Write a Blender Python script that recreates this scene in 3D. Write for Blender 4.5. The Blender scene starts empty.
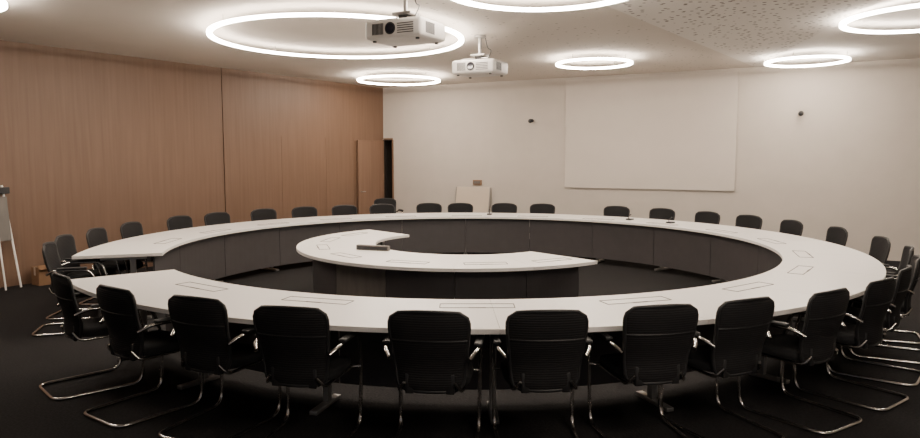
import bpy, bmesh, math, random
from mathutils import Vector, Matrix
random.seed(4)
S = bpy.context.scene
col = S.collection

# ------------------------------------------------------------ materials
def new_mat(name):
    m = bpy.data.materials.new(name); m.use_nodes = True
    nt = m.node_tree; b = nt.nodes["Principled BSDF"]
    return m, nt, b
def simple(name, c, rough=0.5, metal=0.0, emis=None, es=0, noise=0.0, nscale=20, bump=0.0, spec=None):
    m, nt, b = new_mat(name)
    b.inputs["Base Color"].default_value = (*c, 1)
    b.inputs["Roughness"].default_value = rough
    b.inputs["Metallic"].default_value = metal
    if spec is not None: b.inputs["Specular IOR Level"].default_value = spec
    if emis:
        b.inputs["Emission Color"].default_value = (*emis, 1)
        b.inputs["Emission Strength"].default_value = es
    if noise or bump:
        tc = nt.nodes.new("ShaderNodeTexCoord")
        n = nt.nodes.new("ShaderNodeTexNoise"); n.inputs["Scale"].default_value = nscale
        n.inputs["Detail"].default_value = 5
        nt.links.new(tc.outputs["Object"], n.inputs["Vector"])
        if noise:
            r = nt.nodes.new("ShaderNodeValToRGB")
            r.color_ramp.elements[0].position = .3; r.color_ramp.elements[1].position = .7
            r.color_ramp.elements[0].color = (*[x*(1-noise) for x in c], 1)
            r.color_ramp.elements[1].color = (*[min(1, x*(1+noise)) for x in c], 1)
            nt.links.new(n.outputs["Fac"], r.inputs["Fac"])
            nt.links.new(r.outputs["Color"], b.inputs["Base Color"])
        if bump:
            bp = nt.nodes.new("ShaderNodeBump"); bp.inputs["Strength"].default_value = bump
            bp.inputs["Distance"].default_value = .01
            nt.links.new(n.outputs["Fac"], bp.inputs["Height"])
            nt.links.new(bp.outputs["Normal"], b.inputs["Normal"])
    return m

def wood(name, c1, c2, scale=(22, 22, .8), rough=.5):
    m, nt, b = new_mat(name)
    tc = nt.nodes.new("ShaderNodeTexCoord"); mp = nt.nodes.new("ShaderNodeMapping")
    mp.inputs["Scale"].default_value = scale
    n = nt.nodes.new("ShaderNodeTexNoise"); n.inputs["Scale"].default_value = 1.0
    n.inputs["Detail"].default_value = 6; n.inputs["Distortion"].default_value = .3
    r = nt.nodes.new("ShaderNodeValToRGB")
    r.color_ramp.elements[0].position = .3; r.color_ramp.elements[1].position = .72
    r.color_ramp.elements[0].color = (*c1, 1); r.color_ramp.elements[1].color = (*c2, 1)
    nt.links.new(tc.outputs["Object"], mp.inputs["Vector"]); nt.links.new(mp.outputs["Vector"], n.inputs["Vector"])
    nt.links.new(n.outputs["Fac"], r.inputs["Fac"]); nt.links.new(r.outputs["Color"], b.inputs["Base Color"])
    b.inputs["Roughness"].default_value = rough
    return m

def perforated(name, c, hole, scale=13, thr=.24):
    m, nt, b = new_mat(name)
    tc = nt.nodes.new("ShaderNodeTexCoord")
    v = nt.nodes.new("ShaderNodeTexVoronoi"); v.inputs["Scale"].default_value = scale
    v.inputs["Randomness"].default_value = .75
    nt.links.new(tc.outputs["Object"], v.inputs["Vector"])
    r = nt.nodes.new("ShaderNodeValToRGB")
    r.color_ramp.elements[0].position = thr-.04; r.color_ramp.elements[1].position = thr
    r.color_ramp.elements[0].color = (*hole, 1); r.color_ramp.elements[1].color = (*c, 1)
    nt.links.new(v.outputs["Distance"], r.inputs["Fac"])
    nt.links.new(r.outputs["Color"], b.inputs["Base Color"])
    b.inputs["Roughness"].default_value = .9
    return m

M_wood = wood("wood_veneer", (.145, .083, .052), (.182, .108, .070), rough=.5)
M_wood2 = wood("wood_veneer_door", (.17, .097, .062), (.21, .126, .083), rough=.5)
M_gap = simple("shadow_gap", (.02, .014, .01), .9)
M_wall = simple("wall_plaster", (.52, .47, .42), .9, noise=.03, nscale=3)
M_screen = simple("screen_paint", (.57, .515, .465), .85, noise=.02, nscale=2)
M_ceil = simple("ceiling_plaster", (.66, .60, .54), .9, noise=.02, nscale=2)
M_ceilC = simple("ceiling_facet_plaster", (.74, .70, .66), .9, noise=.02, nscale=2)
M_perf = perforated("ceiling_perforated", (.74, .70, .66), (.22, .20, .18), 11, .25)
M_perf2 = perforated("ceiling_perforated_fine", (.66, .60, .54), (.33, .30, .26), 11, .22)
M_floor = simple("carpet_dark", (.016, .015, .0155), .95, noise=.4, nscale=60, bump=.3, spec=.15)
M_white = simple("white_laminate", (.90, .87, .84), .33)
M_edge = simple("white_laminate_edge", (.84, .81, .78), .45)
M_panel = simple("graphite_panel", (.052, .047, .049), .55, noise=.06, nscale=8)
M_panel2 = wood("grey_wood_panel", (.11, .10, .09), (.15, .135, .12), (14, 14, 3), .5)
M_line = simple("flap_gap", (.12, .11, .10), .7)
M_fabric = simple("black_fabric", (.012, .012, .013), .9, noise=.3, nscale=150, bump=.3, spec=.3)
M_plast = simple("black_plastic", (.014, .014, .015), .5)
M_chrome = simple("chrome_tube", (.55, .53, .51), .18, 1.0)
M_pwhite = simple("projector_white", (.62, .60, .58), .4)
M_dark = simple("dark_plastic", (.02, .02, .022), .4)
M_lens = simple("lens_glass", (.01, .01, .02), .05)
M_steel = simple("steel_grey", (.35, .34, .33), .4, .8)
M_glow = simple("ring_diffuser", (.9, .9, .9), .5, emis=(1, .87, .73), es=70)
M_glow2 = simple("ring_top_diffuser", (.9, .9, .9), .5, emis=(1, .87, .73), es=22)
M_board = simple("board_cream", (.55, .47, .38), .6)
M_brown = simple("card_brown", (.22, .12, .06), .8)
M_orange = simple("orange_lamp", (.8, .3, .05), .5, emis=(1, .35, .08), es=2.5)

# woven backrest: horizontal ribs
def rib():
    m, nt, b = new_mat("black_mesh_weave")
    tc = nt.nodes.new("ShaderNodeTexCoord")
    w = nt.nodes.new("ShaderNodeTexWave"); w.bands_direction = 'Z'
    w.inputs["Scale"].default_value = 22; w.inputs["Distortion"].default_value = .3
    r = nt.nodes.new("ShaderNodeValToRGB")
    r.color_ramp.elements[0].color = (.007, .007, .008, 1); r.color_ramp.elements[1].color = (.018, .017, .018, 1)
    nt.links.new(tc.outputs["Object"], w.inputs["Vector"]); nt.links.new(w.outputs["Fac"], r.inputs["Fac"])
    nt.links.new(r.outputs["Color"], b.inputs["Base Color"])
    bp = nt.nodes.new("ShaderNodeBump"); bp.inputs["Strength"].default_value = .35; bp.inputs["Distance"].default_value = .003
    nt.links.new(w.outputs["Fac"], bp.inputs["Height"]); nt.links.new(bp.outputs["Normal"], b.inputs["Normal"])
    b.inputs["Roughness"].default_value = .8
    b.inputs["Specular IOR Level"].default_value = .25
    return m
M_weave = rib()

# ------------------------------------------------------------ mesh helpers
def finish(bm, name, mats, parent=None, loc=(0, 0, 0), rotz=0, smooth=False):
    me = bpy.data.meshes.new(name)
    bm.normal_update(); bm.to_mesh(me); bm.free()
    for m in mats: me.materials.append(m)
    if smooth:
        me.polygons.foreach_set("use_smooth", [True]*len(me.polygons))
        try: me.set_sharp_from_angle(angle=math.radians(40))
        except Exception: pass
    o = bpy.data.objects.new(name, me); col.objects.link(o)
    o.location = loc; o.rotation_euler = (0, 0, rotz)
    if parent: o.parent = parent
    return o
def empty(name, loc=(0, 0, 0), rotz=0):
    e = bpy.data.objects.new(name, None); col.objects.link(e)
    e.location = loc; e.rotation_euler = (0, 0, rotz); e.empty_display_size = .2
    return e
def box(bm, c, s, mat=0, rot=None, bev=0, segs=2):
    t = bmesh.new(); bmesh.ops.create_cube(t, size=1)
    for v in t.verts: v.co = Vector((v.co.x*s[0], v.co.y*s[1], v.co.z*s[2]))
    if bev: bmesh.ops.bevel(t, geom=t.edges[:], offset=bev, segments=segs, affect='EDGES', profile=.5)
    M = Matrix.Translation(c) @ (rot.to_4x4() if rot else Matrix.Identity(4))
    t.transform(M)
    for f in t.faces: f.material_index = mat
    me = bpy.data.meshes.new("t"); t.to_mesh(me); t.free(); bm.from_mesh(me); bpy.data.meshes.remove(me)
def cyl(bm, a, b, r, mat=0, seg=16, r2=None):
    a = Vector(a); b = Vector(b); d = (b-a); L = d.length
    t = bmesh.new(); bmesh.ops.create_cone(t, cap_ends=True, segments=seg, radius1=r, radius2=r if r2 is None else r2, depth=L)
    t.transform(Matrix.Translation((a+b)/2) @ d.to_track_quat('Z', 'Y').to_matrix().to_4x4())
    for f in t.faces: f.material_index = mat
    me = bpy.data.meshes.new("t"); t.to_mesh(me); t.free(); bm.from_mesh(me); bpy.data.meshes.remove(me)
def fillet(pts, rad, n=5):
    P = [Vector(p) for p in pts]; out = [P[0]]
    for i in range(1, len(P)-1):
        a, b, c = P[i-1], P[i], P[i+1]
        r = min(rad, (a-b).length*.45, (c-b).length*.45)
        p0 = b+(a-b).normalized()*r; p1 = b+(c-b).normalized()*r
        for k in range(n+1):
            t = k/n; out.append(p0*(1-t)**2+b*2*t*(1-t)+p1*t*t)
    out.append(P[-1]); return out
def tube(bm, pts, r, mat=0, seg=8, closed=False):
    P = [Vector(p) for p in pts]; n = len(P); rings = []
    up = None
    for i in range(n):
        if closed: d = P[(i+1) % n]-P[i-1]
        else: d = P[min(i+1, n-1)]-P[max(i-1, 0)]
        d.normalize()
        if up is None:
            up = d.cross(Vector((0, 0, 1)))
            if up.length < .1: up = d.cross(Vector((1, 0, 0)))
        up = (up-d*up.dot(d)).normalized(); w = d.cross(up)
        rings.append([bm.verts.new(P[i]+up*math.cos(2*math.pi*k/seg)*r+w*math.sin(2*math.pi*k/seg)*r) for k in range(seg)])
    for i in range(n if closed else n-1):
        A = rings[i]; B = rings[(i+1) % n]
        for k in range(seg):
            f = bm.faces.new((A[k], A[(k+1) % seg], B[(k+1) % seg], B[k])); f.material_index = mat
    if not closed:
        for R in (rings[0][::-1], rings[-1]):
            f = bm.faces.new(R); f.material_index = mat
def arcslab(bm, cx, cy, r0, r1, a0, a1, z0, z1, mtop=0, mside=0, step=1.5):
    n = max(2, int(abs(a1-a0)/step)); L = []
    for i in range(n+1):
        a = math.radians(a0+(a1-a0)*i/n); c, s = math.cos(a), math.sin(a)
        L.append([bm.verts.new((cx+r*c, cy+r*s, z)) for r, z in ((r0, z0), (r1, z0), (r1, z1), (r0, z1))])
    for i in range(n):
        for k in range(4):
            f = bm.faces.new((L[i][k], L[i+1][k], L[i+1][(k+1) % 4], L[i][(k+1) % 4]))
            f.material_index = mtop if k == 2 else mside
    bm.faces.new(L[0]).material_index = mside; bm.faces.new(L[-1][::-1]).material_index = mside
def fixn(bm): bmesh.ops.recalc_face_normals(bm, faces=bm.faces[:])

# ------------------------------------------------------------ room
H = 3.35
C = Vector((-1.76, 15.95)); dl = Vector((-.564, -.826)).normalized(); db = Vector((.885, -.466)).normalized()
E = C+db*12.05
Hh = C+dl*13.7
YN = -2.0
poly = [(C.x, C.y), (E.x, E.y), (E.x, YN), (Hh.x, YN), (Hh.x, Hh.y)]

bm = bmesh.new()
vs = [bm.verts.new((x, y, 0)) for x, y in poly]; bm.faces.new(vs)
r = bmesh.ops.extrude_face_region(bm, geom=bm.faces[:])
for g in r['geom']:
    if isinstance(g, bmesh.types.BMVert): g.co.z = -.15
fixn(bm); finish(bm, "floor", [M_floor])

angL = math.atan2(dl.y, dl.x)
nL = Vector((-dl.y, dl.x))
side = 1 if (Vector((0, 8))-C).dot(nL) > 0 else -1
bm = bmesh.new()
box(bm, (6.85, -side*.11, H/2), (13.9, .16, H), 1)
seams = [0.02, 1.0, 1.83, 3.02, 4.34, 5.44, 6.7, 8.0, 9.3, 10.6, 11.9, 13.7]
box(bm, (6.85+2.17, -side*.015, H/2), (13.66-4.34, .03, H), 0)
for i in range(4):
    a, b = seams[i]+.0025, seams[i+1]-.0025
    box(bm, ((a+b)/2, -side*.015, 2.19/2+.005), (b-a, .03, 2.18), 0)
box(bm, (2.17, -side*.015, (2.187+H)/2), (4.341, .03, H-2.187), 0)
finish(bm, "wall_left", [M_wood, M_gap], loc=(C.x, C.y, 0), rotz=angL)
# open door leaf folded back against the panelling
bm = bmesh.new()
box(bm, (.50, side*.055, 1.085), (.86, .04, 2.13), 0, None, .004)
cyl(bm, (.86, side*.07, 1.02), (.86, side*.12, 1.02), .01, 1); cyl(bm, (.86, side*.12, 1.02), (.75, side*.12, 1.02), .009, 1)
for z in (.3, 1.1, 1.9): cyl(bm, (.07, side*.035, z-.05), (.07, side*.035, z+.05), .012, 1)
finish(bm, "door_1", [M_wood2, M_steel], loc=(C.x, C.y, 0), rotz=angL)

angB = math.atan2(db.y, db.x)
bm = bmesh.new()
DW = .24
box(bm, (DW+(12.1-DW)/2, .1, H/2), (12.1-DW, .2, H), 0)
box(bm, (DW/2-.02, .1, (2.17+H)/2), (DW+.04, .2, H-2.17), 0)
box(bm, (DW/2, 1.3, 1.1), (DW+.3, .1, 2.3), 1)
box(bm, (-.1, .75, 1.1), (.1, 1.1, 2.3), 1); box(bm, (DW+.1, .75, 1.1), (.1, 1.0, 2.3), 1)
box(bm, (DW/2, .75, 2.24), (DW+.2, 1.0, .1), 1)
box(bm, (DW/2, .7, -.06), (DW+.2, 1.0, .1), 1)
box(bm, (DW/2, 1.22, 2.0), (.2, .04, .08), 2)
finish(bm, "wall_back", [M_wall, M_gap, M_orange], loc=(C.x, C.y, 0), rotz=angB)
bm = bmesh.new()
box(bm, (DW+.02, -.01, 1.085), (.035, .02, 2.17), 0); box(bm, (DW/2+.02, -.01, 2.19), (DW, .02, .035), 0)
finish(bm, "trim_1", [M_wood], loc=(C.x, C.y, 0), rotz=angB)
bm = bmesh.new(); box(bm, (6.3, -.008, .04), (11.3, .014, .08), 0)
finish(bm, "baseboard_back", [M_dark], loc=(C.x, C.y, 0), rotz=angB)
bm = bmesh.new(); box(bm, (5.98, -.022, 2.235), (3.2, .04, 2.13), 0, bev=.004)
finish(bm, "projection_screen", [M_screen], loc=(C.x, C.y, 0), rotz=angB)

bm = bmesh.new(); box(bm, (E.x+.1, (E.y+YN)/2, H/2), (.2, E.y-YN, H)); finish(bm, "wall_right", [M_wall])
bm = bmesh.new(); box(bm, (Hh.x-.1, (Hh.y+YN)/2, H/2), (.2, Hh.y-YN, H)); finish(bm, "wall_side", [M_wall])
bm = bmesh.new()
xm = (E.x+Hh.x)/2; wl = E.x-Hh.x
box(bm, (xm, YN-.1, .45), (wl, .2, .9)); box(bm, (xm, YN-.1, 3.05), (wl, .2, .6))
for i in range(7):
    box(bm, (Hh.x+wl*i/6, YN-.1, 1.825), (.5, .2, 1.85))
finish(bm, "wall_near", [M_wall])
bm = bmesh.new()
for i in range(6):
    cx = Hh.x+wl*(i+.5)/6
    for dx in (-wl/12+.28, 0, wl/12-.28): box(bm, (cx+dx, YN-.1, 1.825), (.05, .06, 1.85), 0)
    for z in (.93, 2.72): box(bm, (cx, YN-.1, z), (wl/6-.5, .06, .05), 0)
finish(bm, "added_window_1", [M_steel])  # windows out of view, added to let world light into the room

# ceiling: flat field, fine perforated field and a creased perforated facet
P2 = (C.x+db.x*7.85, C.y+db.y*7.85)
Pa = (-.35, 4.75); Pb = (3.65, 4.75)
bm = bmesh.new()
vs = [bm.verts.new((x, y, H)) for x, y in poly]; bm.faces.new(vs)
r = bmesh.ops.extrude_face_region(bm, geom=bm.faces[:])
for g in r['geom']:
    if isinstance(g, bmesh.types.BMVert): g.co.z = H+.15
fixn(bm)
def V(x, y, z): return bm.verts.new((x, y, z))
p2a = V(*P2, H-.002); pa = V(*Pa, H-.022); pb = V(*Pb, H-.08)
pc = V(Pb[0]+.8, Pb[1], H-.002)
pd = V(P2[0]+.5, P2[1]-.466/.885*.5, H-.002)
pat = V(*Pa, H); pbt = V(*Pb, H)
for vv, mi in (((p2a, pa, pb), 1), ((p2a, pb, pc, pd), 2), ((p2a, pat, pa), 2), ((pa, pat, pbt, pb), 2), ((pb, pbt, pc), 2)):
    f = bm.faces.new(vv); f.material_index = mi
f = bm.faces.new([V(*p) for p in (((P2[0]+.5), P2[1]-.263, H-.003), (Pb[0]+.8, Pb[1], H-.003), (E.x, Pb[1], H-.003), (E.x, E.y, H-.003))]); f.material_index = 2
vs = [V(*p) for p in ((1.2, 14.0, H-.003), (-1.0, 4.75, H-.003), (Pa[0], Pa[1], H-.003), (P2[0]-.25, P2[1]-.0, H-.003))]
f = bm.faces.new(vs); f.material_index = 3
finish(bm, "ceiling", [M_ceil, M_perf, M_ceilC, M_perf2])

# ------------------------------------------------------------ ring lights
def ring(x, y, R, z=3.25, w=.06, h=.028, top=H-.006):
    bm = bmesh.new(); n = 72; L = []
    for i in range(n):
        a = 2*math.pi*i/n; c, s = math.cos(a), math.sin(a)
        L.append([bm.verts.new((c*r, s*r, zz)) for r, zz in ((R-w, -h/2), (R, -h/2), (R, h/2), (R-w, h/2))])
    for i in range(n):
        for k in range(4):
            f = bm.faces.new((L[i][k], L[(i+1) % n][k], L[(i+1) % n][(k+1) % 4], L[i][(k+1) % 4]))
            f.material_index = 2 if k == 2 else 0
    fixn(bm)
    for k in range(4):
        a = math.radians(45+90*k); px, py = math.cos(a)*(R-w/2), math.sin(a)*(R-w/2)
        cyl(bm, (px, py, h/2), (px, py, top-z), .004, 1, 6)
    return finish(bm, "ring_light", [M_glow, M_steel, M_glow2], loc=(x, y, z))
for a in [(-1.52, 8.85, 1.57), (-1.18, 13.5, .80), (.74, 6.2, .90), (2.12, 11.1, .60), (5.36, 10.85, .60), (5.0, 7.5, .85),
          (-5.08, 6.45, .80), (2.2, 1.2, 1.0)]:  # last ring is out of view, added to light the near side
    ring(*a)

# ------------------------------------------------------------ tables
CX, CY = .12, 8.5
R0, R1 = 3.52, 4.40
tab = empty("conference_table", (CX, CY, 0))
A0, A1 = 218, 557.5; NS = 19; st = (A1-A0)/NS
bm = bmesh.new()
for i in range(NS):
    arcslab(bm, 0, 0, R0, R1, A0+i*st+.02, A0+(i+1)*st-.02, .71, .742, 0, 1)
fixn(bm); finish(bm, "tabletop", [M_white, M_edge], tab)
bm = bmesh.new()
for i in range(NS):
    a = A0+i*st
    arcslab(bm, 0, 0, R0+.09, R0+.11, a+(.06 if i else 1.2), a+st-(.06 if i < NS-1 else 1.2), .10, .705, 0, 0)
    arcslab(bm, 0, 0, R0+.125, R0+.16, a+.5, a+st-.5, .66, .709, 0, 0)
fixn(bm); finish(bm, "modesty_panels", [M_panel], tab)
bm = bmesh.new()
for i in range(NS+1):
    a = math.radians(A0+i*st+(1.6 if i == 0 else (-1.6 if i == NS else 0))); c, s = math.cos(a), math.sin(a)
    R = Matrix.Rotation(a, 3, 'Z')
    box(bm, (c*3.83, s*3.83, .37), (.06, .045, .68), 0, R, .006)
    box(bm, (c*3.86, s*3.86, .02), (.38, .06, .03), 0, R, .006)
    box(bm, (c*3.9, s*3.9, .69), (.5, .05, .035), 0, R)
finish(bm, "legs", [M_steel], tab)
def flap(bm, x, y, z, a, L=.52, W=.13):
    R = Matrix.Rotation(a, 3, 'Z')
    for (ox, oy, sx, sy) in ((W/2, 0, .007, L), (-W/2, 0, .006, L), (0, L/2, W, .006), (0, -L/2, W, .006)):
        p = R @ Vector((ox, oy, 0)); box(bm, (x+p.x, y+p.y, z), (sx, sy, .003), 0, R)
    p = R @ Vector((W/2, 0, 0)); box(bm, (x+p.x, y+p.y, z), (.014, .12, .004), 0, R)
bm = bmesh.new()
for k in range(18):
    a = math.radians(234+18*k); flap(bm, math.cos(a)*3.74, math.sin(a)*3.74, .743, a)
finish(bm, "cable_flaps", [M_line], tab)

it = empty("crescent_table", (CX-.05, 8.4, 0))
B0, B1 = 133, 310.5; NI = 8; si = (B1-B0)/NI
bm = bmesh.new()
for i in range(NI): arcslab(bm, 0, 0, 1.1, 2.02, B0+i*si+.04, B0+(i+1)*si-.04, .71, .742, 0, 1)
fixn(bm); finish(bm, "tabletop", [M_white, M_edge], it)
bm = bmesh.new()
for i in range(NI):
    arcslab(bm, 0, 0, 1.82, 1.84, B0+i*si+.1+(2 if i == 0 else 0), B0+(i+1)*si-.1-(2 if i == NI-1 else 0), .08, .705, 1 if i == 4 else 0, 1 if i == 4 else 0)
fixn(bm); finish(bm, "modesty_panels", [M_panel, M_panel2], it)
bm = bmesh.new()
for i in range(NI+1):
    a = math.radians(B0+i*si+(3 if i == 0 else (-3 if i == NI else 0))); c, s = math.cos(a), math.sin(a); R = Matrix.Rotation(a, 3, 'Z')
    box(bm, (c*1.6, s*1.6, .37), (.06, .045, .68), 0, R, .006); box(bm, (c*1.55, s*1.55, .02), (.42, .06, .03), 0, R, .006)
finish(bm, "legs", [M_steel], it)
bm = bmesh.new()
for d in (150, 172, 196, 222, 250, 276, 300):
    a = math.radians(d); flap(bm, math.cos(a)*1.72, math.sin(a)*1.72, .743, a, .42, .12)
finish(bm, "cable_flaps", [M_line], it)
bm = bmesh.new()
box(bm, (0, 0, .03), (.40, .05, .055), 0, None, .006); box(bm, (0, -.027, .03), (.37, .004, .035), 1)
finish(bm, "desk_display_bar", [M_panel2, M_dark], loc=(-.97, 7.64, .7425), rotz=math.radians(-20))

def mic(d, r=3.95):
    a = math.radians(d); bm = bmesh.new()
    box(bm, (0, 0, .012), (.09, .12, .022), 0, None, .006); tube(bm, fillet([(0, .04, .02), (0, .045, .06), (0, -.01, .08)], .03), .005, 0)
    cyl(bm, (0, -.01, .08), (0, -.035, .09), .010, 0, 10)
    finish(bm, "conference_microphone", [M_dark], loc=(CX+math.cos(a)*r, CY+math.sin(a)*r, .743), rotz=a+math.pi/2)
for d in (36, 47, 84): mic(d)

# ------------------------------------------------------------ chairs
def chair_mesh():
    bm = bmesh.new()
    NU, NV = 14, 16
    def outline(v):
        w = .190+.042*min(1, v*1.25)
        if v > .86: t = (v-.86)/.14; w -= .055*(1-math.sqrt(max(0, 1-t*t)))
        if v < .12: t = (.12-v)/.12; w -= .045*(1-math.sqrt(max(0, 1-t*t)))
        return w
    def bp(u, v, off):
        w = outline(v)
        y = -.235-.055*v+.045*math.exp(-((v-.3)/.25)**2)*.6+.035*u*u
        z = .415+.475*v+(.012*(1-u*u) if v > .9 else 0)
        edge = max(abs(u)**6, abs(2*v-1)**8)
        return Vector((u*w, y+off*(1-.6*edge), z))
    for mat, off, inset in ((0, .016, 1), (0, -.016, 1)):
        g = [[bm.verts.new(bp(-1+2*i/NU, j/NV, off)) for i in range(NU+1)] for j in range(NV+1)]
        for j in range(NV):
            for i in range(NU):
                q = (g[j][i], g[j][i+1], g[j+1][i+1], g[j+1][i])
                f = bm.faces.new(q if off > 0 else q[::-1]); f.material_index = 0
    rim = [bp(-1, j/NV, 0) for j in range(NV+1)]+[bp(-1+2*i/NU, 1, 0) for i in range(1, NU)]+[bp(1, 1-j/NV, 0) for j in range(NV+1)]+[bp(1-2*i/NU, 0, 0) for i in range(1, NU)]
    tube(bm, rim, .012, 2, 8, closed=True)
    tube(bm, [bp(-1+2*i/NU, .66, -.017) for i in range(NU+1)], .004, 2, 6)
    N = 32
    def sup(a, hx, hy, p=3.5):
        c, s = math.cos(a), math.sin(a)
        return Vector((math.copysign(abs(c)**(2/p), c)*hx, math.copysign(abs(s)**(2/p), s)*hy))
    lay = [(.86, .425), (.97, .432), (1.0, .452), (.985, .475), (.92, .488), (.6, .486), (.2, .48)]
    L = []
    for sc, z in lay:
        row = []
        for k in range(N):
            p = sup(2*math.pi*k/N, .232*sc, .235*sc)
            zz = z-(.03*max(0, (p.y-.12)/.12)**2)
            row.append(bm.verts.new((p.x, p.y+.02, zz)))
        L.append(row)
    for a, b in zip(L[:-1], L[1:]):
        for k in range(N): bm.faces.new((a[k], a[(k+1) % N], b[(k+1) % N], b[k])).material_index = 1
    bm.faces.new(L[0][::-1]).material_index = 2; bm.faces.new(L[-1]).material_index = 1
    half = [(.235, -.235, .615), (.275, -.17, .655), (.275, .17, .655), (.262, .235, .42), (.255, .215, .013), (.24, -.40, .013)]
    path = half+[(-x, y, z) for x, y, z in half[::-1]]
    tube(bm, fillet(path, .09, 6), .0125, 3, 10)
    tube(bm, [(-.262, .225, .415), (.262, .225, .415)], .011, 3, 8)
    tube(bm, fillet([(-.262, .225, .415), (-.2, .2, .415), (-.19, -.2, .41), (-.15, -.235, .47)], .04), .011, 3, 8)
    tube(bm, fillet([(.262, .225, .415), (.2, .2, .415), (.19, -.2, .41), (.15, -.235, .47)], .04), .011, 3, 8)
    for sx in (-1, 1):
        box(bm, (sx*.275, 0, .675), (.05, .27, .024), 2, None, .009)
        box(bm, (sx*.12, -.215, .46), (.05, .02, .12), 2, None, .005)
    me = bpy.data.meshes.new("chair_mesh"); bm.normal_update(); bm.to_mesh(me); bm.free()
    for m in (M_weave, M_fabric, M_plast, M_chrome): me.materials.append(m)
    me.polygons.foreach_set("use_smooth", [True]*len(me.polygons))
    try: me.set_sharp_from_angle(angle=math.radians(50))
    except Exception: pass
    return me
CM = chair_mesh()
def chair(x, y, rot):
    o = bpy.data.objects.new("cantilever_chair", CM); col.objects.link(o)
    o.location = (x, y, 0.0); o.rotation_euler = (0, 0, rot)
angs = [227.0, 237.6, 247.0, 255.8, 266.4, 274.9, 283.9, 291.2, 300.2, 309.5, 318.5, 327.5, 337, 347.5, 1, 13, 23.5, 33.3, 44, 54.5,
        72, 81, 91.5, 99, 110, 119, 128.5, 138, 149.5, 158.5, 171, 181, 190.5, 199.5]
for i, d in enumerate(angs):
    a = math.radians(d); rr = 4.33+random.uniform(-.02, .05)
    chair(CX+math.cos(a)*rr, CY+math.sin(a)*rr, a+math.pi/2+random.uniform(-.07, .07))
chair(-1.5, 14.35, math.radians(200))

# ------------------------------------------------------------ projectors
def projector(x, y, z, rz, lens=True):
    bm = bmesh.new(); W, D, Hb = .60, .46, .17
    box(bm, (0, 0, 0), (W, D, Hb), 0, None, .03, 3)
    box(bm, (0, 0, -.075), (W*.9, D*.88, .03), 0, None, .008)
    for k in range(9):
        box(bm, (-W/2+.09+k*.014, -D/2, .0), (.006, .008, .1), 1)
    for k in range(5):
        box(bm, (.14, -D/2, -.045+k*.02), (.17, .008, .007), 1)
    cyl(bm, (-.02, -D/2-.006, .0), (-.02, -D/2+.05, .0), .055, 1, 24); cyl(bm, (-.02, -D/2-.012, 0), (-.02, -D/2, 0), .04, 2, 24)
    for k in range(8):
        box(bm, (-W/2, -.14+k*.02, 0), (.008, .01, .1), 1); box(bm, (W/2, -.14+k*.02, 0), (.008, .01, .1), 1)
    for sx in (-1, 1):
        for sy in (-1, 1): cyl(bm, (sx*.23, sy*.17, -.105), (sx*.23, sy*.17, -.07), .018, 1, 12)
    cyl(bm, (.12, D/2-.02, .0), (.12, D/2+.07, .0), .075, 1, 24); cyl(bm, (.12, D/2+.06, 0), (.12, D/2+.075, 0), .06, 2, 24)
    top = H-z-.006
    cyl(bm, (0, 0, .17), (0, 0, top), .022, 3, 14); cyl(bm, (0, 0, top-.03), (0, 0, top), .08, 3, 20)
    box(bm, (0, 0, .16), (.20, .16, .025), 3, None, .004); box(bm, (0, 0, .125), (.10, .10, .06), 1, None, .004)
    for sx in (-1, 1):
        for sy in (-1, 1):
            tube(bm, [(sx*.05, sy*.05, .12), (sx*.2, sy*.14, .10), (sx*.2, sy*.14, .08)], .009, 3, 8)
    tube(bm, fillet([(.06, .02, top), (.09, .03, .25), (.22, -.1, .2), (.2, -.2, .06)], .08), .006, 1, 6)
    finish(bm, "ceiling_projector", [M_pwhite, M_dark, M_lens, M_steel], loc=(x, y, z), rotz=rz, smooth=True)
projector(-.50, 6.5, 2.93, math.radians(-28))
projector(.26, 9.1, 2.93, math.radians(-28))

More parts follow.
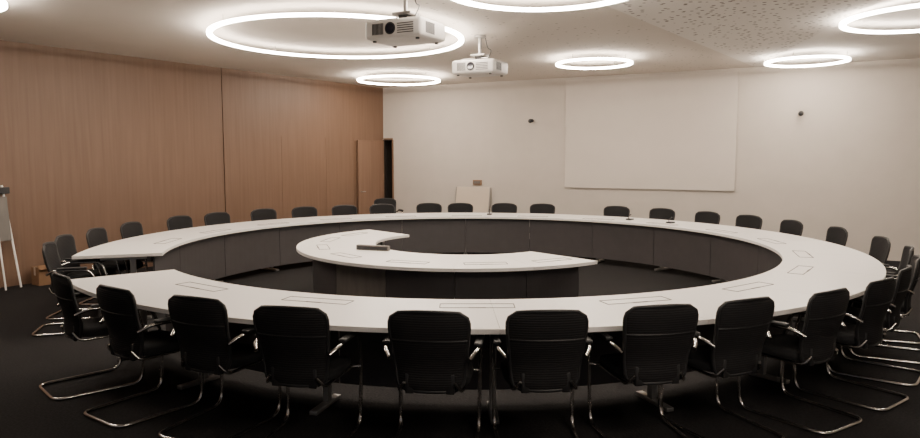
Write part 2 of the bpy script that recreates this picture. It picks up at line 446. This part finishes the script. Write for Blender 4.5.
# ------------------------------------------------------------ small wall items
def wallcam(s, z):
    bm = bmesh.new(); cyl(bm, (0, -.002, 0), (0, -.03, 0), .035, 0, 16); cyl(bm, (0, -.03, 0), (0, -.09, -.01), .02, 0, 12)
    t = bmesh.new(); bmesh.ops.create_uvsphere(t, u_segments=16, v_segments=10, radius=.045)
    t.transform(Matrix.Translation((0, -.11, -.01))); me = bpy.data.meshes.new("t"); t.to_mesh(me); t.free(); bm.from_mesh(me)
    finish(bm, "wall_camera", [M_dark], loc=(C.x+db.x*s, C.y+db.y*s, z), rotz=angB, smooth=True)
wallcam(3.66, 2.52); wallcam(8.6, 2.53)
bm = bmesh.new(); box(bm, (0, -.022, 0), (.2, .04, .1), 0, None, .006); box(bm, (0, -.043, 0), (.16, .006, .06), 1)
finish(bm, "wall_thermostat", [M_brown, M_panel2], loc=(C.x+db.x*2.42, C.y+db.y*2.42, 1.24), rotz=angB)
bm = bmesh.new()
Rt = Matrix.Rotation(math.radians(-9), 3, 'X')
box(bm, (0, -.12, .572), (.82, .02, 1.14), 0, Rt, .004)
for sx in (-1, 1): box(bm, (sx*.405, -.122, .572), (.02, .03, 1.14), 1, Rt)
finish(bm, "leaning_whiteboard", [M_board, M_steel], loc=(C.x+db.x*2.33, C.y+db.y*2.33, 0), rotz=angB)

def onleft(t, off): p = C+dl*t+nL*side*off; return p
p = onleft(8.10, .14)
bm = bmesh.new()
for dx in (-.22, .22): tube(bm, [(dx, side*.12, .012), (dx*.6, -side*.07, 1.40)], .014, 0, 8)
tube(bm, [(0, side*.2, .012), (0, -side*.05, 1.38)], .012, 0, 8)
box(bm, (0, -side*.05, 1.33), (.42, .06, .09), 1, None, .01)
box(bm, (0, side*.0, .95), (.34, .02, .6), 2, Matrix.Rotation(side*math.radians(8), 3, 'X'), .004)
finish(bm, "folding_easel", [M_edge, M_dark, M_panel2], loc=(p.x, p.y, 0), rotz=angL)
p = onleft(7.55, .22)
bm = bmesh.new(); box(bm, (0, 0, .13), (.26, .22, .25), 0, None, .004)
box(bm, (0, side*.12, .26), (.26, .10, .006), 0, Matrix.Rotation(-side*.5, 3, 'X')); box(bm, (0, 0, .2), (.262, .05, .11), 1)
finish(bm, "cardboard_box", [M_brown, M_board], loc=(p.x, p.y, -.004), rotz=angL)

# ------------------------------------------------------------ world + camera
w = bpy.data.worlds.new("evening"); S.world = w; w.use_nodes = True
w.node_tree.nodes["Background"].inputs["Color"].default_value = (.6, .62, .7, 1)
w.node_tree.nodes["Background"].inputs["Strength"].default_value = .5
cd = bpy.data.cameras.new("camera"); cam = bpy.data.objects.new("camera", cd); col.objects.link(cam)
cd.sensor_width = 36; cd.lens = 27.0; cam.location = (0, 0, 1.78)
cam.rotation_euler = (math.radians(90-5.13), 0, 0); cd.clip_start = .05
S.camera = cam
